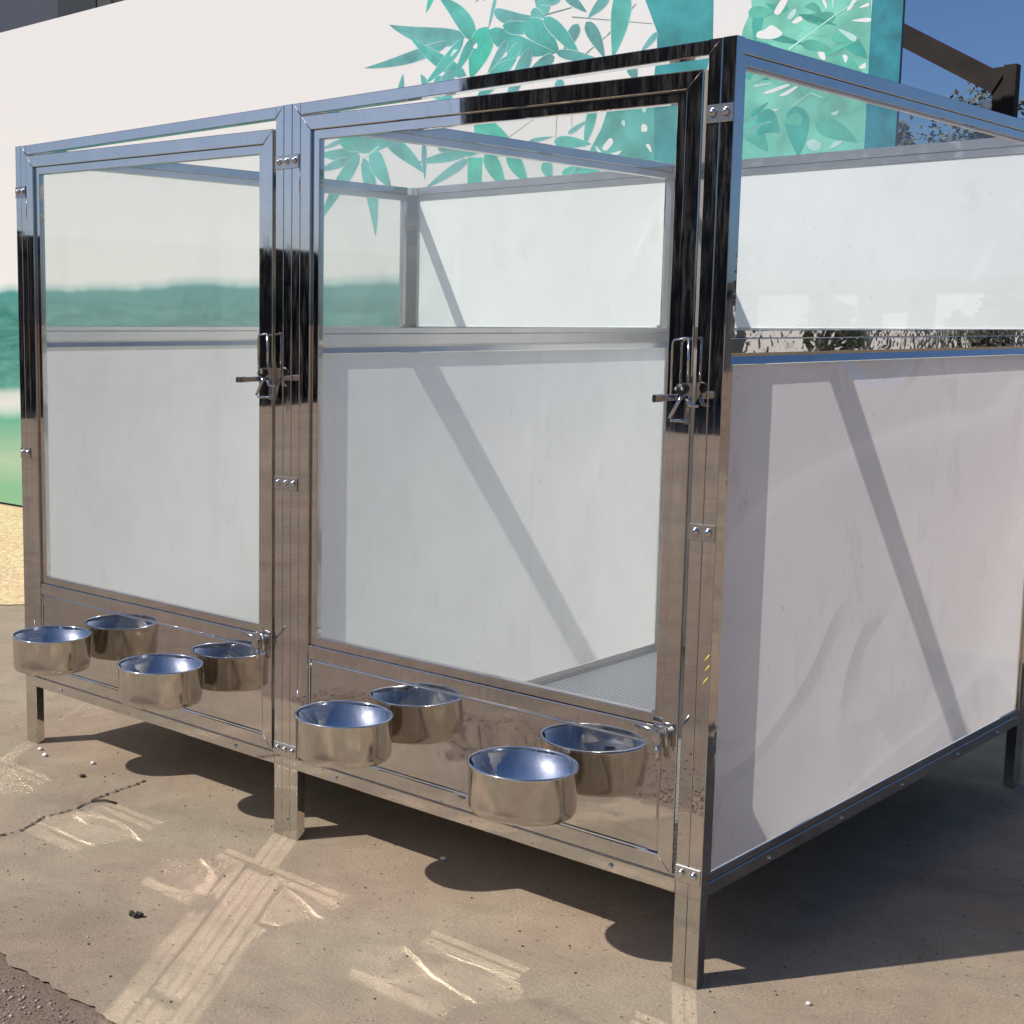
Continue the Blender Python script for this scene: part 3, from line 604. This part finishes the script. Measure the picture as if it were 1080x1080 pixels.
    for i, pts in enumerate(GAPS): pts = soft(pts); poly(pts, 10 if 15 < i < 21 or i % 4 == 1 else 6)
    for a, t, w in STEMS: line(a, t, w, 7)
    poly([(1.171, .03), (1.2895, .03), (1.2895, 3.225), (1.171, 3.225)], 9)
    pm.append(plain('teal border print', (.018, .19, .235), .5, var=.3, scale=14, bmp=0)); pm.append(plain('pale outline print', (.42, .62, .59), .55, bmp=0)); pm.append(plain('leaf vein print', (.06, .33, .30), .55, bmp=0)); pm.append(plain('mid green print', (.085, .38, .29), .55, var=.3, scale=6, bmp=0)); pm.append(plain('deep green print', (.04, .30, .25), .55, var=.3, scale=6, bmp=0))
    b.build('bamboo_print', pm, o, fix=False)
    # steel support behind the board
    rust = plain('rusty brown steel', (.018, .013, .011), .8, .0, .6, 9)
    def bar(P, Q, w, h, name):
        b = MB(); P, Q = Vector(P), Vector(Q); d = (Q - P).normalized(); s = d.cross(Vector((0, 0, 1))) if abs(d.z) < .95 else Vector((1, 0, 0)); s.normalize(); u = s.cross(d)
        R = [[b.v(E_ + s * a * w / 2 + u * c * h / 2) for a, c in ((-1, -1), (1, -1), (1, 1), (-1, 1))] for E_ in (P, Q)]
        for i in range(4): b.face([R[0][i], R[0][(i + 1) % 4], R[1][(i + 1) % 4], R[1][i]])
        b.face(R[0][::-1]); b.face(R[1]); return b.build(name, rust, o)
    bar((.10, 4.0, 3.06), (1.335, 4.0, 2.292), .05, .085, 'brace_beam')
    bar((1.382, 4.0, 0), (1.382, 4.0, 2.365), .05, .052, 'support_post'); bar((1.338, 4.0, 2.1), (1.338, 4.0, 2.36), .045, .034, 'post_collar')
    bar((.08, 4.0, 0), (.08, 4.0, 3.15), .06, .06, 'support_post'); bar((.08, 3.121, 3.0), (.08, 3.97, 3.0), .05, .05, 'strut')
    bar((1.26, 3.121, 1.2), (1.37, 3.97, 1.2), .05, .05, 'strut')
    for xx in (-7.6, -5, -2.4): bar((xx, 3.146, 0), (xx, 3.146, 3.2), .05, .05, 'support_post')
    b = MB(); b.lathe([(.0, -.02), (.02, -.015), (.026, 0), (.02, .018), (.0, .024)], (1.30, 3.96, 2.205), 'y', 14); b.build('insulator', MT['seal'], o)
    return o
billboard()

# ------------------------------------------------------------------ trees
def tree(x, y, h, rad, label, seed, dens=1.0, n=3800, trunk=.35, cols=None, ls=.2):
    rg = random.Random(seed)
    o = thing('tree', (x, y, -.012), label, 'tree', 'trees around the yard')
    b = MB(); top = Vector((x + rg.uniform(-.3, .3), y + rg.uniform(-.3, .3), h * .86))
    b.tube([(x, y, -.012), Vector((x, y, 0)).lerp(top, .4) + Vector((rg.uniform(-.2, .2), 0, 0)), top], h * .022, 8, taper=h * .004)
    cl = []
    for i in range(22):
        q = rg.uniform(trunk, .92); s = Vector((x, y, 0)).lerp(top, q); a = rg.uniform(0, 6.28); L = rad * rg.uniform(.5, 1.0) * (1.15 - abs(q - .55) * 1.3)
        e = s + Vector((math.cos(a) * L, math.sin(a) * L, L * rg.uniform(.15, .75)))
        b.tube([s, s.lerp(e, .5) + Vector((0, 0, .1 * L)), e], h * .007, 5, taper=h * .002)
        cl += [(e, rad * rg.uniform(.22, .42)), (s.lerp(e, .6), rad * rg.uniform(.2, .38))]
    cl.append((top, rad * .35))
    b.build('trunk', plain('bark', (.09, .07, .055), .9), o)
    b = MB()
    for i in range(int(n * dens)):
        c, r = rg.choice(cl); d = Vector((rg.gauss(0, 1), rg.gauss(0, 1), rg.gauss(0, .8))).normalized() * r * rg.random() ** .45
        c = c + d; s = ls * rg.uniform(.5, 1.2); u = Vector((rg.gauss(0, 1), rg.gauss(0, 1), rg.gauss(0, .6))).normalized(); w = u.orthogonal().normalized() * s * .5
        b.mi = rg.choice((0, 0, 1, 2)); b.face([b.v(c - u * s), b.v(c + w), b.v(c + u * s), b.v(c - w)])
    cs = cols or [(.045, .07, .03), (.07, .095, .045), (.10, .115, .065)]
    b.build('crown', [plain('leaf %d' % i, c, .7, bmp=0) for i, c in enumerate(cs)], o, fix=False)
    return o
GREY = [(.085, .10, .075), (.12, .13, .10), (.16, .155, .12)]
tree(-4.5, 20, 5.2, 1.5, 'thin grey green tree at the right, showing past the rusty beam', 11, 5.5, cols=GREY, ls=.055)
tree(-5.9, 20, 4.9, .9, 'narrow pale tree peeking just right of the billboard edge', 12, 5.5, cols=GREY, ls=.055)
tree(-2.4, 22, 5.5, 1.7, 'bushy grey green tree seen through the side glass at the far right', 13, 6, cols=GREY, ls=.055)

# ------------------------------------------------------------------ buildings round the yard
def building(name, x0, x1, y0, y1, h, mat, label, cat, face='y0', panels=(), trim=None, kind=None):
    o = thing(name, ((x0 + x1) / 2, (y0 + y1) / 2, 0), label, cat)
    b = MB(); b.box(x0, x1, y0, y1, -.01, h, .01); b.build('wall', mat, o)
    b = MB(); b.box(x0 - .2, x1 + .2, y0 - .2, y1 + .2, h + .003, h + .25, .02); b.build('roof', trim or mat, o)
    for (a0, a1, c0, c1, mm, nm) in panels:
        b = MB()
        if face == 'y0': b.box(a0, a1, y0 - .06, y0 - .003, c0, c1, .01)
        elif face == 'y1': b.box(a0, a1, y1 + .003, y1 + .06, c0, c1, .01)
        elif face == 'x1': b.box(x1 + .003, x1 + .06, a0, a1, c0, c1, .01)
        elif face == 'x0': b.box(x0 - .06, x0 - .003, a0, a1, c0, c1, .01)
        b.build(nm, mm, o)
    return o
MT['slate'] = plain('slate cladding', (.042, .048, .064), .6, var=.06, scale=.5)
MT['slate_d'] = plain('dark cladding', (.014, .018, .022), .6)
MT['grey_w'] = plain('grey wall', (.05, .05, .053), .8); MT['win'] = plain('dark window', (.02, .025, .03), .15, bmp=0)
MT['soot'] = plain('dark brick', (.075, .066, .06), .85); MT['whitewall'] = plain('white render', (.72, .71, .69), .8)
building('warehouse', -34, -8.6, 10, 20, 9.0, MT['slate'], 'dark slate blue warehouse rising behind the billboard at top left', 'building',
         panels=[(-13.72, -12.8, 0, 8.6, MT['slate_d'], 'shutter'), (-12.78, -12.45, 0, 8.6, MT['grey_w'], 'pilaster'), (-12.43, -9, 0, 8.6, MT['slate_d'], 'shutter')])
# the yard behind the photographer: seen in the polished steel
building('workshop', -13.5, 4.5, -26, -19.0, 6.6, MT['soot'], 'dark workshop across the yard, mirrored in the near steel posts', 'building', face='y1',
         panels=[(-11, -9, 1.2, 3.2, MT['win'], 'window'), (-7.4, -3.8, 0, 3.6, MT['slate_d'], 'door'), (-2, 0, 1.2, 3.2, MT['win'], 'window'), (1.4, 3.4, 1.2, 3.2, MT['win'], 'window')])
building('low_shed', -19, -14, -19, -6.0, 2.3, MT['soot'], 'low dark shed at the yard side, mirrored in the far left posts', 'building', face='x1',
         panels=[(-17, -14.5, 0, 2.0, MT['slate_d'], 'door'), (-12.5, -11, 1, 1.9, MT['win'], 'window')])
MT['board_fence'] = plain('dark boards', (.06, .055, .05), .85)
MT['pitch'] = plain('black boards', (.045, .047, .052), .8)
building('long_shed', 8, 30, 34, 38, 2.2, MT['pitch'], 'long low dark shed far off to the side, mirrored in the side rail', 'building', face='y0',
         panels=[(18.2, 19.6, 0, 2.1, MT['whitewall'], 'shutter'), (16.9, 17.5, 0, 2.1, MT['whitewall'], 'door'), (13.2, 14.9, 0, 2.1, MT['whitewall'], 'shutter'), (22, 24, .9, 1.9, MT['win'], 'window'), (15.6, 16.2, .3, 1.6, MT['whitewall'], 'door'), (11.6, 12.4, .6, 1.7, MT['whitewall'], 'shutter')])  # extra white panels added to brighten what the side rail mirrors
for i, (x, y, h, r) in enumerate(((20.8, 31, 2.6, 1.0), (16.2, 31, 2.4, 1.0), (12.6, 31, 2.7, 1.1))):
    tree(x, y, h * .8, r * .7, ('small round dark tree before the far long shed, right one', 'lowest dark tree in front of the far long shed', 'tallest small tree in front of the far long shed')[i], 30 + i, .4, n=2200, ls=.2, trunk=.15)
tree(-15.2, -9.3, 4.6, 1.0, 'narrow dark tree by the low shed, mirrored in the far left post', 44, .6, n=3000, ls=.22, trunk=.1, cols=[(.02, .03, .015), (.03, .04, .02), (.04, .05, .03)])
for o in list(SC.objects):
    if '_o' in o: del o['_o']
